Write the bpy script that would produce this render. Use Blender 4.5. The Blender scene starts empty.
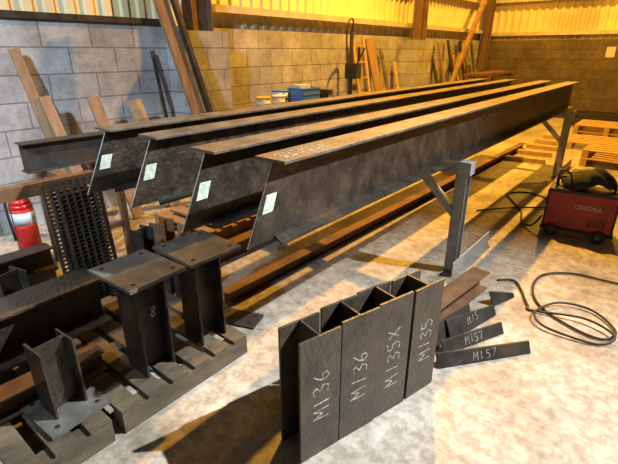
import bpy, bmesh, math, random
from mathutils import Vector, Matrix
random.seed(7)
sc = bpy.context.scene
sc.view_settings.view_transform = 'Standard'
sc.view_settings.look = 'None'
sc.view_settings.exposure = 0.0

# ------------------------------------------------------------------ materials
def new_mat(name):
    m = bpy.data.materials.new(name); m.use_nodes = True
    nt = m.node_tree
    return m, nt, nt.nodes["Principled BSDF"]

def noise_mat(name, c1, c2, c3=None, scale=6, rough=(0.5, 0.7), metal=0.0, bump=0.15, bscale=60, stretch=(1, 1, 1), lo=0.35, hi=0.65, lo3=0.55, hi3=0.7):
    m, nt, p = new_mat(name)
    N = nt.nodes; L = nt.links
    tc = N.new("ShaderNodeTexCoord"); mp = N.new("ShaderNodeMapping")
    mp.inputs["Scale"].default_value = stretch
    L.new(tc.outputs["Object"], mp.inputs["Vector"])
    n1 = N.new("ShaderNodeTexNoise"); n1.inputs["Scale"].default_value = scale; n1.inputs["Detail"].default_value = 8; n1.inputs["Roughness"].default_value = .65
    L.new(mp.outputs[0], n1.inputs["Vector"])
    cr = N.new("ShaderNodeValToRGB")
    cr.color_ramp.elements[0].position = lo; cr.color_ramp.elements[0].color = (*c1, 1)
    cr.color_ramp.elements[1].position = hi; cr.color_ramp.elements[1].color = (*c2, 1)
    L.new(n1.outputs["Fac"], cr.inputs["Fac"])
    col = cr.outputs["Color"]
    if c3:
        n2 = N.new("ShaderNodeTexNoise"); n2.inputs["Scale"].default_value = scale * .37; n2.inputs["Detail"].default_value = 6
        L.new(mp.outputs[0], n2.inputs["Vector"])
        r2 = N.new("ShaderNodeValToRGB")
        r2.color_ramp.elements[0].position = lo3; r2.color_ramp.elements[1].position = hi3
        L.new(n2.outputs["Fac"], r2.inputs["Fac"])
        mx = N.new("ShaderNodeMixRGB"); L.new(r2.outputs["Color"], mx.inputs["Fac"])
        L.new(col, mx.inputs["Color1"]); mx.inputs["Color2"].default_value = (*c3, 1)
        col = mx.outputs["Color"]
    L.new(col, p.inputs["Base Color"])
    mr = N.new("ShaderNodeMapRange"); mr.inputs["To Min"].default_value = rough[0]; mr.inputs["To Max"].default_value = rough[1]
    mr.inputs["From Min"].default_value = .3; mr.inputs["From Max"].default_value = .7
    L.new(n1.outputs["Fac"], mr.inputs["Value"]); L.new(mr.outputs[0], p.inputs["Roughness"])
    p.inputs["Metallic"].default_value = metal
    if bump:
        n3 = N.new("ShaderNodeTexNoise"); n3.inputs["Scale"].default_value = bscale; n3.inputs["Detail"].default_value = 4
        L.new(mp.outputs[0], n3.inputs["Vector"])
        b = N.new("ShaderNodeBump"); b.inputs["Strength"].default_value = bump; b.inputs["Distance"].default_value = .01
        L.new(n3.outputs["Fac"], b.inputs["Height"]); L.new(b.outputs[0], p.inputs["Normal"])
    return m

def plain(name, c, rough=.5, metal=0.0):
    m, nt, p = new_mat(name)
    p.inputs["Base Color"].default_value = (*c, 1); p.inputs["Roughness"].default_value = rough; p.inputs["Metallic"].default_value = metal
    return m

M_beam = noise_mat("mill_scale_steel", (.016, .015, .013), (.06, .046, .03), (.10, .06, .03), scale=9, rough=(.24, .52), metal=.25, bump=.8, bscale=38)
M_top = noise_mat("mill_scale_lit_top", (.06, .056, .05), (.16, .135, .10), (.17, .11, .06), scale=7, rough=(.36, .6), metal=.2, bump=.4)  # rustier mill scale for top flanges, their brighter light put into the colour
M_dark = noise_mat("dark_steel", (.02, .019, .017), (.05, .042, .033), (.08, .045, .022), scale=9, rough=(.4, .65), metal=.25, bump=.2)
M_stub = noise_mat("plate_steel", (.03, .026, .022), (.085, .068, .048), (.11, .075, .042), scale=7, rough=(.3, .52), metal=.2, bump=.4, bscale=45)
M_rust = noise_mat("rusty_steel", (.11, .05, .022), (.19, .10, .045), (.05, .035, .025), scale=8, rough=(.6, .8), metal=.15)
M_cut = noise_mat("cut_edge_steel", (.45, .46, .45), (.62, .62, .6), scale=20, rough=(.35, .5), metal=.4, bump=.05)
M_grey = noise_mat("grey_steel", (.24, .25, .26), (.40, .40, .39), (.2, .16, .11), scale=7, rough=(.4, .6), metal=.1)
M_cap = noise_mat("cap_plate_steel", (.08, .078, .072), (.18, .17, .15), (.07, .05, .035), scale=9, rough=(.33, .52), metal=.3)
M_wood = noise_mat("timber", (.28, .17, .075), (.46, .30, .14), scale=3, rough=(.7, .85), stretch=(6, 1, 6), bump=.2)
M_wood_y = noise_mat("pallet_timber", (.36, .24, .09), (.52, .36, .15), scale=3, rough=(.7, .85), stretch=(4, 4, 4), bump=.2)
M_wood_d = noise_mat("old_pallet_timber", (.045, .036, .022), (.11, .085, .05), (.16, .125, .07), scale=5, rough=(.7, .9), stretch=(3, 1, 3), bump=.3)
M_wood_b = noise_mat("brown_board", (.17, .095, .048), (.29, .175, .09), scale=4, rough=(.6, .8), stretch=(5, 5, .7), bump=.2)
M_label = noise_mat("paper_label", (.36, .46, .36), (.56, .6, .5), scale=60, rough=(.6, .7), bump=0, lo=.45, hi=.55)
M_chalk = noise_mat("chalk", (.16, .16, .14), (.55, .55, .5), scale=60, rough=(.9, .95), bump=0, lo=.4, hi=.6)
M_red = noise_mat("red_paint", (.55, .02, .015), (.65, .04, .02), scale=8, rough=(.25, .4), bump=0)
M_red2 = noise_mat("worn_red_paint", (.36, .025, .018), (.44, .045, .03), (.2, .03, .02), scale=10, rough=(.4, .6), bump=.05)
M_black = plain("black_plastic", (.012, .012, .013), .5)
M_rubber = plain("black_rubber", (.015, .015, .017), .55)
M_white = plain("white_plastic", (.55, .56, .58), .5)
M_blue = plain("blue_plastic", (.05, .16, .45), .4)
M_yel = plain("yellow_paint", (.5, .33, .05), .5)
M_hole = plain("hole_shade_disc", (.004, .004, .004), .9)  # black discs on the plates: shade of bolt holes as colour, nothing cut
M_column = noise_mat("column_paint", (.11, .06, .035), (.17, .10, .06), (.07, .045, .03), scale=6, rough=(.6, .8))
M_brace = noise_mat("brace_paint", (.22, .13, .06), (.32, .19, .09), scale=6, rough=(.5, .7))
M_rail = noise_mat("galvanised_rail", (.45, .42, .36), (.6, .57, .5), scale=5, rough=(.45, .6), metal=.2)
M_cloth = noise_mat("jacket_cloth", (.008, .009, .012), (.02, .02, .024), scale=20, rough=(.8, .9), bump=.4)

def block_mat(name, c1, c2, mort, axis='Y'):
    m, nt, p = new_mat(name); N = nt.nodes; L = nt.links
    tc = N.new("ShaderNodeTexCoord"); sp = N.new("ShaderNodeSeparateXYZ"); cb = N.new("ShaderNodeCombineXYZ")
    L.new(tc.outputs["Object"], sp.inputs[0])
    L.new(sp.outputs[axis], cb.inputs["X"]); L.new(sp.outputs["Z"], cb.inputs["Y"])
    br = N.new("ShaderNodeTexBrick"); br.inputs["Scale"].default_value = 1
    br.inputs["Brick Width"].default_value = .49; br.inputs["Row Height"].default_value = .2475
    br.inputs["Mortar Size"].default_value = .008; br.inputs["Mortar Smooth"].default_value = .3
    br.inputs["Color1"].default_value = (*c1, 1); br.inputs["Color2"].default_value = (*c2, 1); br.inputs["Mortar"].default_value = (*mort, 1)
    L.new(cb.outputs[0], br.inputs["Vector"])
    n = N.new("ShaderNodeTexNoise"); n.inputs["Scale"].default_value = 2.2; n.inputs["Detail"].default_value = 9; n.inputs["Roughness"].default_value = .75
    L.new(tc.outputs["Object"], n.inputs["Vector"])
    cr = N.new("ShaderNodeValToRGB"); cr.color_ramp.elements[0].position = .36; cr.color_ramp.elements[0].color = (.5, .48, .45, 1)
    cr.color_ramp.elements[1].position = .64; cr.color_ramp.elements[1].color = (1.05, 1.05, 1.05, 1)
    L.new(n.outputs["Fac"], cr.inputs["Fac"])
    mx = N.new("ShaderNodeMixRGB"); mx.blend_type = 'MULTIPLY'; mx.inputs["Fac"].default_value = 1
    L.new(br.outputs["Color"], mx.inputs["Color1"]); L.new(cr.outputs["Color"], mx.inputs["Color2"])
    L.new(mx.outputs[0], p.inputs["Base Color"]); p.inputs["Roughness"].default_value = .9
    n2 = N.new("ShaderNodeTexNoise"); n2.inputs["Scale"].default_value = 70; L.new(tc.outputs["Object"], n2.inputs["Vector"])
    ad = N.new("ShaderNodeMath"); ad.operation = 'MULTIPLY_ADD'; L.new(br.outputs["Fac"], ad.inputs[0]); ad.inputs[1].default_value = -1.2
    L.new(n2.outputs["Fac"], ad.inputs[2])
    b = N.new("ShaderNodeBump"); b.inputs["Strength"].default_value = .5; b.inputs["Distance"].default_value = .01
    L.new(ad.outputs[0], b.inputs["Height"]); L.new(b.outputs[0], p.inputs["Normal"])
    return m
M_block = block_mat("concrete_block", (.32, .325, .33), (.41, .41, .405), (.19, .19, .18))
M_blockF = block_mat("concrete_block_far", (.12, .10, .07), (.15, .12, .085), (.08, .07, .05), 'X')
M_sheet = noise_mat("wall_sheeting", (.66, .56, .30), (.78, .68, .40), (.45, .39, .22), scale=1.5, rough=(.5, .7), bump=0)
M_roof = plain("roof_sheeting", (.25, .24, .22), .8)

def floor_mat():
    m, nt, p = new_mat("concrete_floor"); N = nt.nodes; L = nt.links
    tc = N.new("ShaderNodeTexCoord")
    def nz(scale, det=8, r=.65):
        n = N.new("ShaderNodeTexNoise"); n.inputs["Scale"].default_value = scale; n.inputs["Detail"].default_value = det; n.inputs["Roughness"].default_value = r
        L.new(tc.outputs["Object"], n.inputs["Vector"]); return n.outputs["Fac"]
    def ramp(f, a, b, ca, cb_):
        r = N.new("ShaderNodeValToRGB"); r.color_ramp.elements[0].position = a; r.color_ramp.elements[0].color = (*ca, 1)
        r.color_ramp.elements[1].position = b; r.color_ramp.elements[1].color = (*cb_, 1); L.new(f, r.inputs["Fac"]); return r.outputs["Color"]
    base = ramp(nz(1.5), .36, .64, (.25, .22, .17), (.48, .455, .39))
    sp = ramp(nz(14, 10, .75), .42, .56, (.62, .60, .56), (1, 1, 1))
    mx = N.new("ShaderNodeMixRGB"); mx.blend_type = 'MULTIPLY'; mx.inputs["Fac"].default_value = 1
    L.new(base, mx.inputs["Color1"]); L.new(sp, mx.inputs["Color2"])
    st = ramp(nz(5.3, 10, .85), .52, .66, (0, 0, 0), (.75, .75, .75))
    m2 = N.new("ShaderNodeMixRGB"); L.new(st, m2.inputs["Fac"]); L.new(mx.outputs[0], m2.inputs["Color1"]); m2.inputs["Color2"].default_value = (.17, .145, .11, 1)
    L.new(m2.outputs[0], p.inputs["Base Color"])
    r = N.new("ShaderNodeMapRange"); r.inputs["To Min"].default_value = .4; r.inputs["To Max"].default_value = .75; L.new(nz(3), r.inputs["Value"]); L.new(r.outputs[0], p.inputs["Roughness"])
    b = N.new("ShaderNodeBump"); b.inputs["Strength"].default_value = .25; b.inputs["Distance"].default_value = .008
    L.new(nz(25, 8), b.inputs["Height"]); L.new(b.outputs[0], p.inputs["Normal"])
    return m
M_floor = floor_mat()

# ------------------------------------------------------------------ builder
class B:
    def __init__(s, name): s.name = name; s.bm = bmesh.new(); s.mats = []
    def mi(s, m):
        if m not in s.mats: s.mats.append(m)
        return s.mats.index(m)
    def hull8(s, pts, mat):
        i = s.mi(mat); v = [s.bm.verts.new(p) for p in pts]
        for f in ((0, 3, 2, 1), (4, 5, 6, 7), (0, 1, 5, 4), (1, 2, 6, 5), (2, 3, 7, 6), (3, 0, 4, 7)):
            fc = s.bm.faces.new([v[k] for k in f]); fc.material_index = i
        return s
    def box(s, lo, hi, mat, M=None):
        x0, y0, z0 = lo; x1, y1, z1 = hi
        p = [Vector(q) for q in ((x0, y0, z0), (x1, y0, z0), (x1, y1, z0), (x0, y1, z0), (x0, y0, z1), (x1, y0, z1), (x1, y1, z1), (x0, y1, z1))]
        if M: p = [M @ q for q in p]
        return s.hull8(p, mat)
    def bar(s, a, b, w, t, mat, up=(0, 0, 1)):
        a = Vector(a); b = Vector(b); d = (b - a).normalized(); u = Vector(up)
        r = d.cross(u)
        if r.length < 1e-3: r = d.cross(Vector((1, 0, 0)))
        r.normalize(); u = r.cross(d).normalized()
        r *= w / 2; u *= t / 2
        return s.hull8([a - r - u, a + r - u, b + r - u, b - r - u, a - r + u, a + r + u, b + r + u, b - r + u], mat)
    def isec(s, L, D, W, tf, tw, mat, M, end=None):
        s.box((-W / 2, 0, 0), (W / 2, L, tf), mat, M); s.box((-W / 2, 0, D - tf), (W / 2, L, D), mat, M)
        s.box((-tw / 2, 0, tf), (tw / 2, L, D - tf), mat, M)
        return s
    def cyl(s, c, r, h, mat, seg=24, r2=None, M=None, smooth=True):
        i = s.mi(mat); r2 = r if r2 is None else r2; c = Vector(c)
        lo = []; hi = []
        for k in range(seg):
            a = 2 * math.pi * k / seg
            p = Vector((math.cos(a) * r, math.sin(a) * r, 0)); q = Vector((math.cos(a) * r2, math.sin(a) * r2, h))
            if M: p = M @ p; q = M @ q
            lo.append(s.bm.verts.new(c + p)); hi.append(s.bm.verts.new(c + q))
        f = s.bm.faces.new(lo[::-1]); f.material_index = i
        f = s.bm.faces.new(hi); f.material_index = i
        for k in range(seg):
            f = s.bm.faces.new((lo[k], lo[(k + 1) % seg], hi[(k + 1) % seg], hi[k])); f.material_index = i; f.smooth = smooth
        return s
    def tube(s, pts, r, mat, seg=8, closed=False):
        i = s.mi(mat); pts = [Vector(p) for p in pts]; n = len(pts); rings = []
        nrm = None
        for k in range(n):
            if closed: d = pts[(k + 1) % n] - pts[k - 1]
            else: d = pts[min(k + 1, n - 1)] - pts[max(k - 1, 0)]
            d.normalize()
            if nrm is None:
                nrm = d.orthogonal().normalized()
            nrm = (nrm - d * nrm.dot(d)).normalized(); bn = d.cross(nrm)
            rings.append([s.bm.verts.new(pts[k] + (nrm * math.cos(2 * math.pi * j / seg) + bn * math.sin(2 * math.pi * j / seg)) * r) for j in range(seg)])
        for k in range(n if closed else n - 1):
            A = rings[k]; Bq = rings[(k + 1) % n]
            for j in range(seg):
                f = s.bm.faces.new((A[j], A[(j + 1) % seg], Bq[(j + 1) % seg], Bq[j])); f.material_index = i; f.smooth = True
        if not closed:
            f = s.bm.faces.new(rings[0][::-1]); f.material_index = i
            f = s.bm.faces.new(rings[-1]); f.material_index = i
        return s
    def done(s, bevel=0.0, parent=None):
        bmesh.ops.recalc_face_normals(s.bm, faces=s.bm.faces)
        me = bpy.data.meshes.new(s.name); s.bm.to_mesh(me); s.bm.free()
        for m in s.mats: me.materials.append(m)
        o = bpy.data.objects.new(s.name, me); sc.collection.objects.link(o)
        if bevel:
            md = o.modifiers.new("bevel", 'BEVEL'); md.width = bevel; md.segments = 2; md.limit_method = 'ANGLE'
        if parent: o.parent = parent
        return o

def smooth_path(P, n=8):
    P = [Vector(p) for p in P]; out = []
    for i in range(len(P) - 1):
        p0 = P[max(i - 1, 0)]; p1 = P[i]; p2 = P[i + 1]; p3 = P[min(i + 2, len(P) - 1)]
        for k in range(n):
            t = k / n
            out.append(.5 * ((2 * p1) + (-p0 + p2) * t + (2 * p0 - 5 * p1 + 4 * p2 - p3) * t * t + (-p0 + 3 * p1 - 3 * p2 + p3) * t ** 3))
    out.append(P[-1]); return out

def text(parent, body, M, size, name="badge_text", mat=None):
    cu = bpy.data.curves.new(name, 'FONT'); cu.body = body; cu.size = size; cu.align_x = 'CENTER'; cu.align_y = 'CENTER'
    cu.extrude = .0006
    cu.materials.append(mat or M_chalk)
    o = bpy.data.objects.new(name, cu); sc.collection.objects.link(o); o.matrix_world = M; o.parent = parent
    return o
# hand-drawn chalk glyphs as polylines in a 0.6 x 1 cell
GL = {'M': [[(0, 0), (.05, 1), (.3, .4), (.55, 1), (.6, 0)]], '1': [[(.3, 0), (.32, 1)]],
      '3': [[(.05, .9), (.35, 1), (.5, .8), (.2, .55), (.55, .35), (.4, .03), (.02, .08)]],
      '6': [[(.5, 1), (.15, .6), (.05, .25), (.25, 0), (.5, .15), (.45, .42), (.12, .38)]],
      '5': [[(.55, 1), (.12, .97), (.1, .6), (.4, .62), (.55, .3), (.35, .02), (.02, .08)]],
      '7': [[(.02, .95), (.55, 1), (.2, 0)]], 'X': [[(.05, .1), (.55, .95)], [(.05, .9), (.6, .05)]],
      '0': [[(.3, 1), (.05, .6), (.1, .1), (.35, 0), (.55, .4), (.5, .85), (.3, 1)]],
      '2': [[(.05, .8), (.3, 1), (.5, .75), (.05, .02), (.6, .05)]],
      '8': [[(.3, .5), (.1, .75), (.3, 1), (.5, .75), (.1, .25), (.3, 0), (.5, .25), (.3, .5)]], 'A': [[(0, 0), (.3, 1), (.6, 0)], [(.12, .4), (.5, .38)]]}
def chalk(parent, body, M, size, th=.0035, mat=None):
    o = B("chalk_mark"); W = len(body) * .8 - .2
    for i, ch in enumerate(body):
        jx = random.uniform(-.05, .05); jy = random.uniform(-.08, .08); sk = random.uniform(-.08, .12)
        for pl in GL.get(ch, []):
            q = [((x + i * .8 - W / 2 + jx + sk * y) * size, (y - .5 + jy) * size) for x, y in pl]
            for a, b in zip(q[:-1], q[1:]):
                o.bar(M @ Vector((*a, 0)), M @ Vector((*b, 0)), th, .0008, mat or M_chalk, up=(M.to_3x3() @ Vector((0, 0, 1))))
    return o.done(parent=parent)
def frame(origin, xax, yax):
    x = Vector(xax).normalized(); y = Vector(yax).normalized(); z = x.cross(y)
    M = Matrix((x, y, z)).transposed().to_4x4(); M.translation = Vector(origin); return M
def T(x, y, z, rz=0, rx=0, ry=0):
    return Matrix.Translation((x, y, z)) @ Matrix.Rotation(rz, 4, 'Z') @ Matrix.Rotation(rx, 4, 'X') @ Matrix.Rotation(ry, 4, 'Y')
ZUP = Matrix(((1, 0, 0, 0), (0, 0, 1, 0), (0, 1, 0, 0), (0, 0, 0, 1)))

# ------------------------------------------------------------------ room shell
WX = -4.9; WY = 14.3; BH = 1.98
B("floor").box((WX - .25, -5, -.15), (9, WY + .25, 0), M_floor).done()
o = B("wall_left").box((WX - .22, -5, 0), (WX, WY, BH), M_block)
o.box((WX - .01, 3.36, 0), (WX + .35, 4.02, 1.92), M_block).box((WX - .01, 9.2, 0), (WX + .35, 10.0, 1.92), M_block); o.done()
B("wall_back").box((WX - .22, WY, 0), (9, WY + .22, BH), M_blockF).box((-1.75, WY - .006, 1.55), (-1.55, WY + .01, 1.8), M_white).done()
def sheet(name, a, b, z0, z1, axis):
    o = B(name); i = o.mi(M_sheet); per = .2; n = int((b - a) / per); prof = []
    for k in range(n):
        t = a + k * per
        prof += [(t, 0), (t + .09, 0), (t + .11, .03), (t + .18, .03)]
    prof.append((a + n * per, 0))
    vs = []
    for t, d in prof:
        for z in (z0, z1):
            p = (WX - .12 + d, t, z) if axis == 'Y' else (t, WY + .12 - d, z)
            vs.append(o.bm.verts.new(p))
    for k in range(len(prof) - 1):
        f = o.bm.faces.new((vs[2 * k], vs[2 * k + 2], vs[2 * k + 3], vs[2 * k + 1])); f.material_index = i
    return o.done()
sheet("wall_sheeting_left", -5, WY, BH, 6.0, 'Y')
sheet("wall_sheeting_back", WX, 9, BH, 6.0, 'X')
B("ceiling").box((WX - .25, -5, 6.0), (9, WY + .25, 6.1), M_roof).done()
o = B("trim_1")
for z in (2.16, 2.9, 4.0): o.box((WX - .08, 4.1, z), (WX + .06, WY - .02, z + .09), M_rail)
o.done()
o = B("trim_2")
for z in (2.10, 2.95, 4.0): o.box((WX + .1, WY - .06, z), (9, WY + .08, z + .09), M_rail)
o.done()
B("trim_3").box((WX - .1, -5, BH), (WX + .03, 3.3, BH + .06), M_dark).done()
for yc in (3.7, 9.6):
    B("steel_stanchion").isec(4.06, .3, .18, .014, .01, M_column, Matrix.Translation((WX + .2, yc - .15, 1.925)) @ ZUP).done()
B("steel_stanchion").isec(5.99, .25, .2, .014, .01, M_column, Matrix.Translation((WX + .13, WY - .4, 0)) @ ZUP).done()
B("steel_stanchion").isec(5.99, .25, .2, .014, .01, M_column, Matrix.Translation((-1.0, WY - .32, 0)) @ ZUP).done()
B("diagonal_brace").bar((WX + .45, 10.3, .02), (WX + .3, 13.8, 3.9), .1, .1, M_brace).done()

# ------------------------------------------------------------------ the four long beams
def long_beam(xc, y0, y1):
    o = B("steel_i_beam"); W = .17; z0 = .93; D = .36; tf = .014; tw = .012
    zt = z0 + D
    o.hull8([(xc - W / 2, y0 + .06, z0), (xc + W / 2, y0 - .03, z0), (xc + W / 2, y1, z0), (xc - W / 2, y1, z0),
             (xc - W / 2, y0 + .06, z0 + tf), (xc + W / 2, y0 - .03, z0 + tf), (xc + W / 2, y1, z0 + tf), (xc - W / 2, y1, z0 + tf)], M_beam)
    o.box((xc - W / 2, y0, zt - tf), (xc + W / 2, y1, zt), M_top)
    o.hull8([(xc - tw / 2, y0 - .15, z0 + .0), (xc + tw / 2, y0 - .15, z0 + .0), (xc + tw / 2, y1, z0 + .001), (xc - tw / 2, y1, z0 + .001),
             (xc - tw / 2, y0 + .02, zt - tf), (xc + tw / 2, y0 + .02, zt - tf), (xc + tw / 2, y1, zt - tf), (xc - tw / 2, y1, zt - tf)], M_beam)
    c = tw / 2 - .003
    o.hull8([(xc - c, y0 - .152, z0), (xc + c, y0 - .152, z0), (xc + c, y0 - .149, z0), (xc - c, y0 - .149, z0),
             (xc - c, y0 + .018, zt - tf), (xc + c, y0 + .018, zt - tf), (xc + c, y0 + .021, zt - tf), (xc - c, y0 + .021, zt - tf)], M_cut)
    x = xc + tw / 2 + .001
    o.hull8([(xc, y0 - .06, 1.06), (x, y0 - .06, 1.06), (x, y0 + .005, 1.06), (xc, y0 + .005, 1.06), (xc, y0 - .03, 1.14), (x, y0 - .03, 1.14), (x, y0 + .035, 1.14), (xc, y0 + .035, 1.14)], M_label)
    return o.done(.0015)
beams = []
for xc, y0 in ((-2.53, 1.24), (-2.12, 1.27), (-1.62, 1.23), (-1.255, 1.29)):
    beams.append(long_beam(xc, y0, 7.65))
chalk(beams[3], "325026", frame((-1.255, 1.50, 1.2905), (0, 1, 0), (-1, 0, 0)), .07, .004)
chalk(beams[2], "1325", frame((-1.62, 1.9, 1.2905), (0, 1, 0), (-1, 0, 0)), .07, .004)

def trestle(y):
    o = B("steel_trestle")
    o.box((-3.0, y - .05, .83), (-1.08, y + .05, .929), M_grey)
    for x, s in ((-1.14, 1), (-2.94, -1)):
        o.box((x - .05, y - .045, .012), (x - .042, y + .045, .83), M_grey)
        o.box((x - .042, y - .045, .012), (x + .04, y - .037, .83), M_grey)
        o.box((x - .042, y + .037, .012), (x + .04, y + .045, .83), M_grey)
        o.bar((x - s * .04, y, .5), (x - s * .4, y, .85), .055, .055, M_grey, up=(0, 1, 0))
        o.box((x - .05, y - .12, 0), (x + .05, y + .75, .012), M_grey)
        o.box((x + .041, y - .12, .012), (x + .053, y + .75, .13), M_grey)
    return o.done(.003)
trestle(3.3); trestle(7.2)

B("rusty_floor_beam").isec(7.2, .11, .1, .01, .008, M_rust, T(-2.2, 1.75, 0, math.radians(-1))).done(.002)
B("rusty_floor_beam").isec(7.6, .16, .12, .01, .008, M_rust, T(-2.75, 1.95, 0)).done(.002)

# ------------------------------------------------------------------ row of H stubs on end
A = Vector((-.92, 1.08, 0)); E = Vector((-.69, 1.93, 0)); d = (E - A).normalized()
names = ["M136", "M136", "M135", "M135"]
off = [0, .218, .436, .672]
for k in range(4):
    o = B("steel_h_section_offcut"); p = A + d * off[k]; w = .213
    ang = math.atan2(d.y, d.x) + math.radians((0, -1.5, -1, 1)[k])
    M = Matrix.Translation(p) @ Matrix.Rotation(ang, 4, 'Z')
    H = .64 + (.0, .015, .02, .01)[k]
    o.box((0, 0, 0), (w, .012, H), M_stub, M)
    o.box((0, .15, 0), (w, .162, H - .01), M_stub, M)
    o.box((w / 2 - .005, .012, 0), (w / 2 + .005, .15, H - .005), M_stub, M)
    ob = o.done(.0015)
    q = M @ Vector((w / 2, -.0008, .33)); dx = M.to_3x3() @ Vector((1, 0, 0))
    chalk(ob, names[k] + ("X" if k == 2 else ""), frame(q, (0, 0, 1), -dx), .085, .0045)

o = B("rusty_channel_offcut"); o.isec(.75, .14, .14, .009, .007, M_rust, T(-.95, 2.45, 0, math.radians(-6))); o.done(.0015)
def strip(a, b, h, lean, txt, hb=.85, name="flat_bar_offcut"):
    a = Vector((*a, 0)); b = Vector((*b, 0)); dd = (b - a).normalized(); nn = Vector((dd.y, -dd.x, 0)); t = .01
    up = Vector((0, 0, h)) - nn * lean
    o = B(name); o.hull8([a, b, b - nn * t, a - nn * t, a + up, b + up * hb, b + up * hb - nn * t, a + up - nn * t], M_dark)
    ob = o.done(.001)
    if txt: chalk(ob, txt, frame((a + b) / 2 + up * .5 + nn * .001, dd, up), .05, .003)
strip((-.71, 2.06), (-.33, 2.55), .08, .04, "M157")
strip((-.73, 2.20), (-.52, 2.66), .08, .04, "M157")
strip((-.75, 2.36), (-.63, 2.85), .13, .06, "M15", .5)
strip((-.79, 2.15), (-.77, 2.75), .17, .05, "", .45, "tapered_plate_offcut")
strip((-.68, 2.95), (-.60, 3.18), .10, .05, "", .3, "tapered_plate_offcut")

# ------------------------------------------------------------------ cables
def cable(name, P, r): B(name).tube(smooth_path([(x, y, z) for x, y, z in P]), r, M_rubber, 8).done()
cable("welding_cable", [(.6, 4.0, .012), (-.02, 3.89, .012), (-.33, 3.86, .012), (-.52, 3.68, .012), (-.53, 3.4, .012), (-.42, 3.15, .012), (-.2, 3.0, .012), (-.02, 2.97, .012),
      (.04, 3.12, .014), (-.12, 3.3, .02), (-.32, 3.25, .03), (-.42, 3.02, .034), (-.36, 2.88, .03), (-.2, 2.86, .02), (-.02, 2.9, .012), (.04, 3.03, .03), (-.15, 3.12, .036), (-.45, 3.05, .012), (-.50, 3.12, .012), (-.66, 3.42, .012), (-.78, 3.36, .012)], .008)
cable("welder_lead", [(-.80, 4.75, .16), (-.87, 4.7, .05), (-1.0, 4.85, .012), (-1.1, 5.2, .012), (-1.3, 5.55, .012), (-1.42, 5.8, .012), (-1.25, 6.0, .012), (-1.0, 5.9, .012), (-.85, 5.6, .012), (-1.2, 5.2, .03), (-1.5, 4.9, .012)], .01)

# ------------------------------------------------------------------ welder
def welder():
    o = B("welding_machine"); M = T(-.76, 4.68, 0, math.radians(6))
    L_, D_, z0, z1 = .56, .28, .09, .46
    o.box((0, 0, z0), (L_, D_, z1), M_red2, M)
    o.box((-.03, -.02, z0 - .025), (L_ + .03, D_ + .02, z0), M_black, M)
    o.box((-.012, -.008, z1 - .02), (L_ + .012, D_ + .008, z1 + .012), M_black, M)
    o.box((-.02, .01, z0), (0, D_ - .01, z1 - .01), M_black, M)
    o.box((L_, .01, z0), (L_ + .02, D_ - .01, z1 - .01), M_black, M)
    for k in range(6): o.box((.36 + k * .025, -.003, .14), (.372 + k * .025, 0, .22), M_black, M)
    for x in (.07, L_ - .09):
        for y in (-.035, D_ + .01):
            R = Matrix.Rotation(-math.pi / 2, 3, 'X')
            o.cyl(M @ Vector((x, y, .06)), .06, .03, M_rubber, 20, M=M.to_3x3() @ R)
            o.cyl(M @ Vector((x, y - .003, .06)), .025, .036, M_cap, 16, M=M.to_3x3() @ R)
    P = smooth_path([M @ Vector(q) for q in ((.05, .14, z1), (.06, .14, z1 + .1), (.28, .14, z1 + .13), (.5, .14, z1 + .1), (.52, .14, z1))], 5)
    o.tube(P, .012, M_black, 8)
    # torch hook
    o.tube(smooth_path([M @ Vector(q) for q in ((.04, .05, z1), (.04, .05, z1 + .14), (.08, .05, z1 + .19), (.14, .05, z1 + .15), (.15, .05, z1 + .1))], 5), .009, M_black, 8)
    ob = o.done(.006)
    text(ob, "CEBORA", M @ frame((.34, -.006, .32), (1, 0, 0), (0, 0, 1)), .06, "badge_text", M_white)
    bm = bmesh.new(); bmesh.ops.create_icosphere(bm, subdivisions=4, radius=1)
    for v in bm.verts:
        a = math.atan2(v.co.y, v.co.x)
        k = 1 + .12 * math.sin(3 * a + 1) + .07 * math.sin(7 * a + v.co.z * 4) + .05 * math.sin(11 * v.co.x + 5 * v.co.z)
        v.co = Vector((v.co.x * .22 * k, v.co.y * .15 * k, max(v.co.z, -.35) * .11 * k))
        v.co.z += .035 * math.sin(v.co.x * 14)
    me = bpy.data.meshes.new("work_jacket"); bm.to_mesh(me); bm.free(); me.materials.append(M_cloth)
    for pl in me.polygons: pl.use_smooth = True
    jk = bpy.data.objects.new("work_jacket", me); sc.collection.objects.link(jk); jk.location = (-.50, 4.85, .54); jk.parent = ob
welder()

# ------------------------------------------------------------------ pallets and fabricated stubs
def pallet(x0, y0, lx, ly, mat, z=0, name="wooden_pallet", rz=0, pitch=.15):
    o = B(name); M = T(x0, y0, z, rz)
    for k in range(3):
        x = (lx - .09) * k / 2
        o.box((x, 0, .019), (x + .09, ly, .11), mat, M)
        o.box((x, 0, 0), (x + .09, ly, .018), mat, M)
    n = int(ly / pitch)
    for k in range(n):
        y = (ly - .1) * k / (n - 1)
        o.box((0, y, .111), (lx, y + .1, .129), mat, M)
    return o.done(.002)
pallet(-2.75, .68, 1.07, .8, M_wood_d, pitch=.13)
pallet(-2.75, -.22, 1.07, .85, M_wood_d, pitch=.13)

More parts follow.
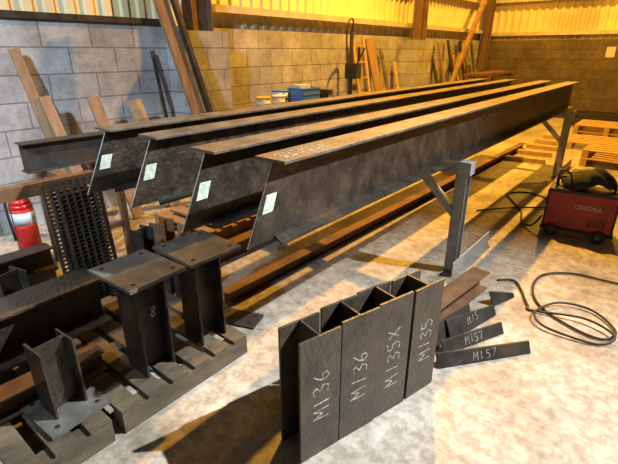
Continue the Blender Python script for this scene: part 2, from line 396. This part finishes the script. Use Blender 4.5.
def col_stub(x, y, zb, zc, sec, cap, capt, base=None, rz=0):
    o = B("column_stub_with_plate"); M = T(x, y, 0, rz); s = sec / 2
    o.box((-s, -s, zb), (s, -s + .01, zc), M_beam, M); o.box((-s, s - .01, zb), (s, s, zc), M_beam, M)
    o.box((-.005, -s + .01, zb), (.005, s - .01, zc), M_beam, M)
    for (pl, z) in ((cap, zc), (base, zb)):
        if not pl: continue
        o.box((-pl[0] / 2, -pl[1] / 2, z), (pl[0] / 2, pl[1] / 2, z + .018), M_cap, M)
        for a in (-1, 1):
            for b in (-1, 1):
                o.cyl(M @ Vector((a * (pl[0] / 2 - .045), b * (pl[1] / 2 - .045), z + .018)), .012, .0008, M_hole, 16)
    return o.done(.0015)
s1 = col_stub(-1.88, .975, .131, .69, .17, (.36, .31), .018, rz=math.radians(2))
s2 = col_stub(-1.87, 1.33, .131, .69, .17, (.36, .33), .018, rz=math.radians(-2))
s3 = col_stub(-1.93, .535, .131, .5, .15, None, 0, base=(.32, .28), rz=math.radians(4))
chalk(s1, "8", frame((-1.792, .97, .5), (0, 1, 0), (0, 0, 1)), .06, .004)
B("timber_batten").box((-2.62, .05, .131), (-2.25, .13, .209), M_wood_d).done(.003)
B("timber_batten").box((-2.62, .70, .131), (-2.25, .78, .209), M_wood_d).done(.003)
B("steel_i_beam_offcut").isec(1.45, .29, .22, .014, .01, M_beam, T(-2.38, -.45, .21, math.radians(2))).done(.0015)
B("rusty_i_beam_offcut").isec(1.2, .12, .12, .01, .008, M_rust, T(-2.12, -.4, .131, math.radians(-2))).done(.0015)
o = B("steel_base_plate"); M = T(-2.1, 1.56, 0, math.radians(20)); o.box((0, 0, 0), (.3, .17, .015), M_dark, M)
for a, b in ((.05, .04), (.25, .04), (.05, .13), (.25, .13)): o.cyl(M @ Vector((a, b, .015)), .014, .0008, M_hole)
o.done(.001)

# ------------------------------------------------------------------ left-hand clutter
o = B("steel_trestle")
o.box((-3.1, -.3, .85), (-3.02, 1.38, .93), M_rust)
for y in (.0, 1.25):
    o.bar((-3.06, y, .86), (-2.96, y, 0.01), .07, .05, M_rust, up=(0, 1, 0)); o.bar((-3.06, y, .86), (-3.3, y, 0.01), .07, .05, M_rust, up=(0, 1, 0))
o.done(.002)
for j in range(3):
    o = B("steel_grating_panel"); M = T(-2.88 + .035 * j, 1.0 + .03 * j, 0.0, math.radians(3), 0, math.radians(-5))
    for k in range(7):
        y = k * .045; o.box((-.015, y, 0), (.015, y + .012, .93 - .03 * j), M_dark, M)
    for k in range(31):
        z = .015 + k * .028; o.box((-.012, .003, z), (.010, .275, z + .008), M_dark, M)
    o.done()
o = B("steel_i_beam_offcut"); o.isec(.85, .22, .13, .011, .008, M_dark, T(-3.7, 1.17, .851)); o.done(.0015)
o = B("steel_trestle")
o.box((-3.95, 1.3, .79), (-3.45, 1.36, .85), M_rust); o.box((-3.95, 1.75, .79), (-3.45, 1.81, .85), M_rust)
for x in (-3.9, -3.5):
    for y in (1.33, 1.78): o.box((x - .025, y - .025, 0), (x + .025, y + .025, .79), M_rust)
    o.box((x - .02, 1.355, .3), (x + .02, 1.755, .34), M_rust)
o.done(.002)
o = B("fire_extinguisher"); fx, fy, fz = -3.83, 1.12, 0.12; r = .084
o.box((fx - .12, fy - .12, 0), (fx + .12, fy + .12, .12), M_wood_d)
prof = [(r * .95, 0), (r, .015), (r, .44), (r * .93, .475), (r * .7, .515), (r * .35, .54), (.022, .545), (.022, .57)]
for (ra, za), (rb, zb) in zip(prof[:-1], prof[1:]): o.cyl((fx, fy, fz + za), ra, zb - za, M_red, 28, r2=rb)
o.cyl((fx, fy, fz + .31), r + .001, .10, M_white, 28)
o.cyl((fx, fy, fz + .57), .025, .03, M_black, 16)
o.bar((fx - .02, fy, fz + .61), (fx + .09, fy - .03, fz + .63), .02, .012, M_black); o.bar((fx - .01, fy, fz + .59), (fx + .09, fy - .03, fz + .59), .02, .008, M_black)
o.tube(smooth_path([(fx, fy, fz + .59), (fx + .03, fy - .09, fz + .59), (fx + .04, fy - .11, fz + .45), (fx + .04, fy - .1, fz + .2)]), .01, M_rubber, 8)
o.done()
for k in range(2):
    B("steel_beam_stock").isec(.75, .17, .15, .011, .008, M_dark, T(-3.45, .38, .171 * k)).done(.001)
for (x, y, h, w, rz, m) in ((-2.84, 1.55, .5, .12, .3, M_dark), (-2.66, 1.66, .4, .13, -.2, M_dark), (-2.45, 1.62, .42, .12, .1, M_dark), (-3.05, 1.85, .42, .14, .4, M_rust), (-3.0, .70, .42, .17, .25, M_dark), (-2.9, .42, .45, .15, .1, M_dark)):
    o = B("steel_section_offcut"); M = T(x, y, 0, rz); s = w / 2
    o.box((-s, -s, 0), (s, -s + .009, h), m, M); o.box((-s, s - .009, 0), (s, s, h), m, M); o.box((-.004, -s + .009, 0), (.004, s - .009, h), m, M); o.done(.001)
pallet(-3.7, 2.1, .8, .8, M_wood_b)
pallet(-3.65, 2.15, .8, .8, M_wood_b, z=.131)

def lean(name, a, b, w, t, mat): B(name).bar(a, b, w, t, mat, up=(1, 0, 0)).done(.002)
lean("timber_plank", (-4.45, 1.85, .02), (-4.82, 1.68, 1.72), .09, .03, M_wood_b)
lean("timber_plank", (-4.35, 1.95, .02), (-4.70, 1.80, 1.3), .1, .03, M_wood_b)
lean("timber_plank", (-4.3, 2.35, .02), (-4.60, 2.22, 1.27), .12, .03, M_wood_b)
lean("timber_plank", (-4.35, 2.85, .02), (-4.66, 2.70, 1.2), .14, .04, M_wood)
lean("steel_flat_bar", (-4.6, 3.15, .02), (-4.85, 3.12, 1.7), .04, .02, M_dark)
lean("timber_plank", (-4.1, 3.42, .02), (-4.52, 2.98, 2.55), .15, .05, M_wood_b)
lean("steel_channel", (-4.06, 3.56, .02), (-4.48, 3.12, 2.55), .05, .07, M_dark)
for k, (x, z) in enumerate(((-3.85, 0), (-3.65, 0), (-3.75, .185))):
    B("steel_beam_stock").isec(3.0, .18, .15, .012, .009, M_dark, T(x, 3.7 + .1 * k, z)).done(.001)

o = B("workbench"); o.box((-4.88, 4.35, .88), (-4.25, 6.3, .93), M_wood_b)
for x in (-4.85, -4.32):
    for y in (4.4, 6.2): o.box((x, y, 0), (x + .05, y + .05, .88), M_dark)
o.box((-4.85, 4.4, .3), (-4.28, 6.2, .33), M_wood_b); o.done(.003)
def tub(x, y, r, h, m, lid):
    o = B("plastic_tub"); o.cyl((x, y, .931), r * .88, h, m, 24, r2=r); o.cyl((x, y, .931 + h), r * 1.05, .02, lid, 24)
    o.cyl((x, y, .931 + h * .45), r * .97, h * .3, lid if lid is not m else M_white, 24, r2=r * .99)
    o.done()
tub(-4.5, 4.55, .10, .16, M_yel, M_yel); tub(-4.6, 5.0, .12, .22, M_white, M_blue); tub(-4.42, 4.78, .09, .17, M_yel, M_white)
# open blue crate
o = B("plastic_crate"); M = T(-4.62, 5.2, .931)
o.box((0, 0, 0), (.3, .4, .012), M_blue, M)
for lo, hi in (((0, 0, .012), (.012, .4, .26)), ((.288, 0, .012), (.3, .4, .26)), ((.012, 0, .012), (.288, .012, .26)), ((.012, .388, .012), (.288, .4, .26))): o.box(lo, hi, M_blue, M)
for z in (.08, .16, .24): o.box((-.008, -.008, z), (.308, .0, z + .015), M_blue, M); o.box((.3, -.008, z), (.308, .408, z + .015), M_blue, M)
o.box((.05, .05, .012), (.2, .3, .30), M_white, M); o.done(.002)
B("bench_vice").box((-4.5, 5.75, .931), (-4.3, 5.9, .99), M_dark).box((-4.46, 5.78, .99), (-4.34, 5.87, 1.08), M_dark).box((-4.55, 5.76, 1.06), (-4.42, 5.89, 1.14), M_dark).box((-4.38, 5.76, 1.06), (-4.28, 5.89, 1.14), M_dark).cyl((-4.28, 5.82, 1.05), .012, .14, M_cap, 10, M=Matrix.Rotation(math.pi / 2, 3, 'Y')).done(.004)
o = B("lever_press"); o.cyl((-4.6, 6.85, 0), .12, .03, M_dark); o.cyl((-4.6, 6.85, 0), .035, 2.0, M_dark, 16)
o.box((-4.68, 6.78, 1.25), (-4.45, 6.95, 1.5), M_dark); o.tube(smooth_path([(-4.6, 6.85, 2.0), (-4.55, 6.8, 2.18), (-4.5, 6.6, 2.15), (-4.5, 6.55, 1.9), (-4.5, 6.6, 1.4)]), .015, M_dark)
o.tube([(-4.5, 6.85, 1.45), (-4.2, 6.65, 1.75)], .014, M_dark); o.done(.003)
o = B("wooden_ladder")
for y in (7.15, 7.5): o.bar((-4.4, y, .02), (-4.8, y, 1.95), .07, .035, M_wood, up=(1, 0, 0))
for k in range(7):
    f = (k + .5) / 7; o.bar((-4.4 - .4 * f, 7.15, .02 + 1.9 * f), (-4.4 - .4 * f, 7.5, .02 + 1.9 * f), .03, .03, M_wood)
o.done(.002)
lean("timber_board", (-4.35, 7.9, .02), (-4.82, 7.75, 1.92), .26, .03, M_wood_b)
lean("timber_plank", (-4.35, 8.25, .02), (-4.82, 8.2, 1.75), .1, .03, M_wood_d)
lean("timber_plank", (-4.3, 8.5, .02), (-4.8, 8.75, 1.5), .1, .03, M_wood)
for y, h, m in ((10.7, 1.6, M_dark), (11.0, 1.9, M_wood_b), (11.3, 1.3, M_wood), (11.55, 1.95, M_dark), (12.0, 1.6, M_yel), (12.3, 1.95, M_dark), (12.7, 1.75, M_wood_b), (13.1, 1.98, M_wood_d), (13.5, 1.4, M_wood)):
    lean("steel_flat_bar" if m is M_dark else "timber_plank", (-4.35, y, .02), (-4.82, y - .1, h), .1, .04, m)
o = B("stock_rack")
for y in (11.0, 12.8):
    o.box((-4.1, y, 0), (-4.03, y + .07, 1.4), M_rust)
    for z in (.3, .7, 1.1): o.box((-4.03, y, z), (-3.5, y + .07, z + .06), M_rust)
    o.box((-4.03, y, 0), (-3.5, y + .07, .06), M_rust)
for k in range(8): o.box((-4.0 + .055 * k, 10.4, .76), (-3.96 + .055 * k, 13.4, .80), M_dark)
for k in range(6): o.box((-4.0 + .07 * k, 10.6, .36), (-3.94 + .07 * k, 13.2, .42), M_wood)
for k in range(5): o.box((-4.0 + .09 * k, 10.6, 1.16), (-3.94 + .09 * k, 13.0, 1.22), M_rust)
o.done(.002)

# ------------------------------------------------------------------ far right timber
pallet(-1.0, 8.1, 1.2, 1.0, M_wood_y, rz=math.radians(-3)); pallet(-1.0, 8.12, 1.2, 1.0, M_wood_y, z=.13, rz=math.radians(-1))
pallet(-1.45, 9.5, 1.2, 1.0, M_wood_y, rz=math.radians(4)); pallet(.0, 9.6, 1.2, 1.0, M_wood_y, rz=math.radians(-5))
pallet(-1.6, 10.9, 1.2, 1.0, M_wood_y); pallet(-1.6, 10.92, 1.2, 1.0, M_wood_y, z=.13)
for k in range(5):
    B("timber_bearer").bar((-1.45 - .04 * k, 7.9 + .62 * k, .036), (-2.05, 7.8 + .66 * k, .036), .09, .07, M_wood_y).done(.002)
o = B("steel_bar_stack")
for k in range(10): o.box((-2.0 + (k % 2) * .3, 12.6 + k * .12, 0), (3.0, 12.68 + k * .12, .16 + .06 * (k % 3)), M_dark)
o.done(.002)
pallet(.2, 11.2, 1.2, 1.0, M_wood_y)

# ------------------------------------------------------------------ lights
def area(name, loc, target, size, power, col, spread=180):
    l = bpy.data.lights.new(name, 'AREA'); l.shape = 'DISK'; l.size = size; l.energy = power; l.color = col; l.spread = math.radians(spread)
    o = bpy.data.objects.new(name, l); sc.collection.objects.link(o); o.location = loc
    o.rotation_euler = (Vector(target) - Vector(loc)).to_track_quat('-Z', 'Y').to_euler()
YEL = (1.0, .47, .05)
area("sodium_high_bay", (-3.0, 6.6, 5.7), (-2.4, 6.2, 0), .12, 1000, YEL)
area("sodium_high_bay", (-2.0, 12.0, 5.7), (-3.2, 12.0, 0), .3, 520, YEL)
area("led_flood", (2.5, 4.6, 5.2), (-1.1, .7, 0), .08, 165, (.95, .97, 1.0), 62)
area("led_flood", (-1.2, -2.5, 4.8), (-4.9, 1.0, 1.2), .3, 125, (.62, .80, 1.0), 70)
w = bpy.data.worlds.new("world"); sc.world = w; w.use_nodes = True
w.node_tree.nodes["Background"].inputs["Color"].default_value = (.6, .64, .72, 1); w.node_tree.nodes["Background"].inputs["Strength"].default_value = .12

cam = bpy.data.cameras.new("camera"); co = bpy.data.objects.new("camera", cam); sc.collection.objects.link(co)
co.location = (0, 0, 1.7); co.rotation_euler = (math.radians(90 - 22.36), 0, math.radians(38.98))
cam.sensor_width = 36; cam.lens = 440 / 618 * 36; cam.clip_start = .02
sc.camera = co
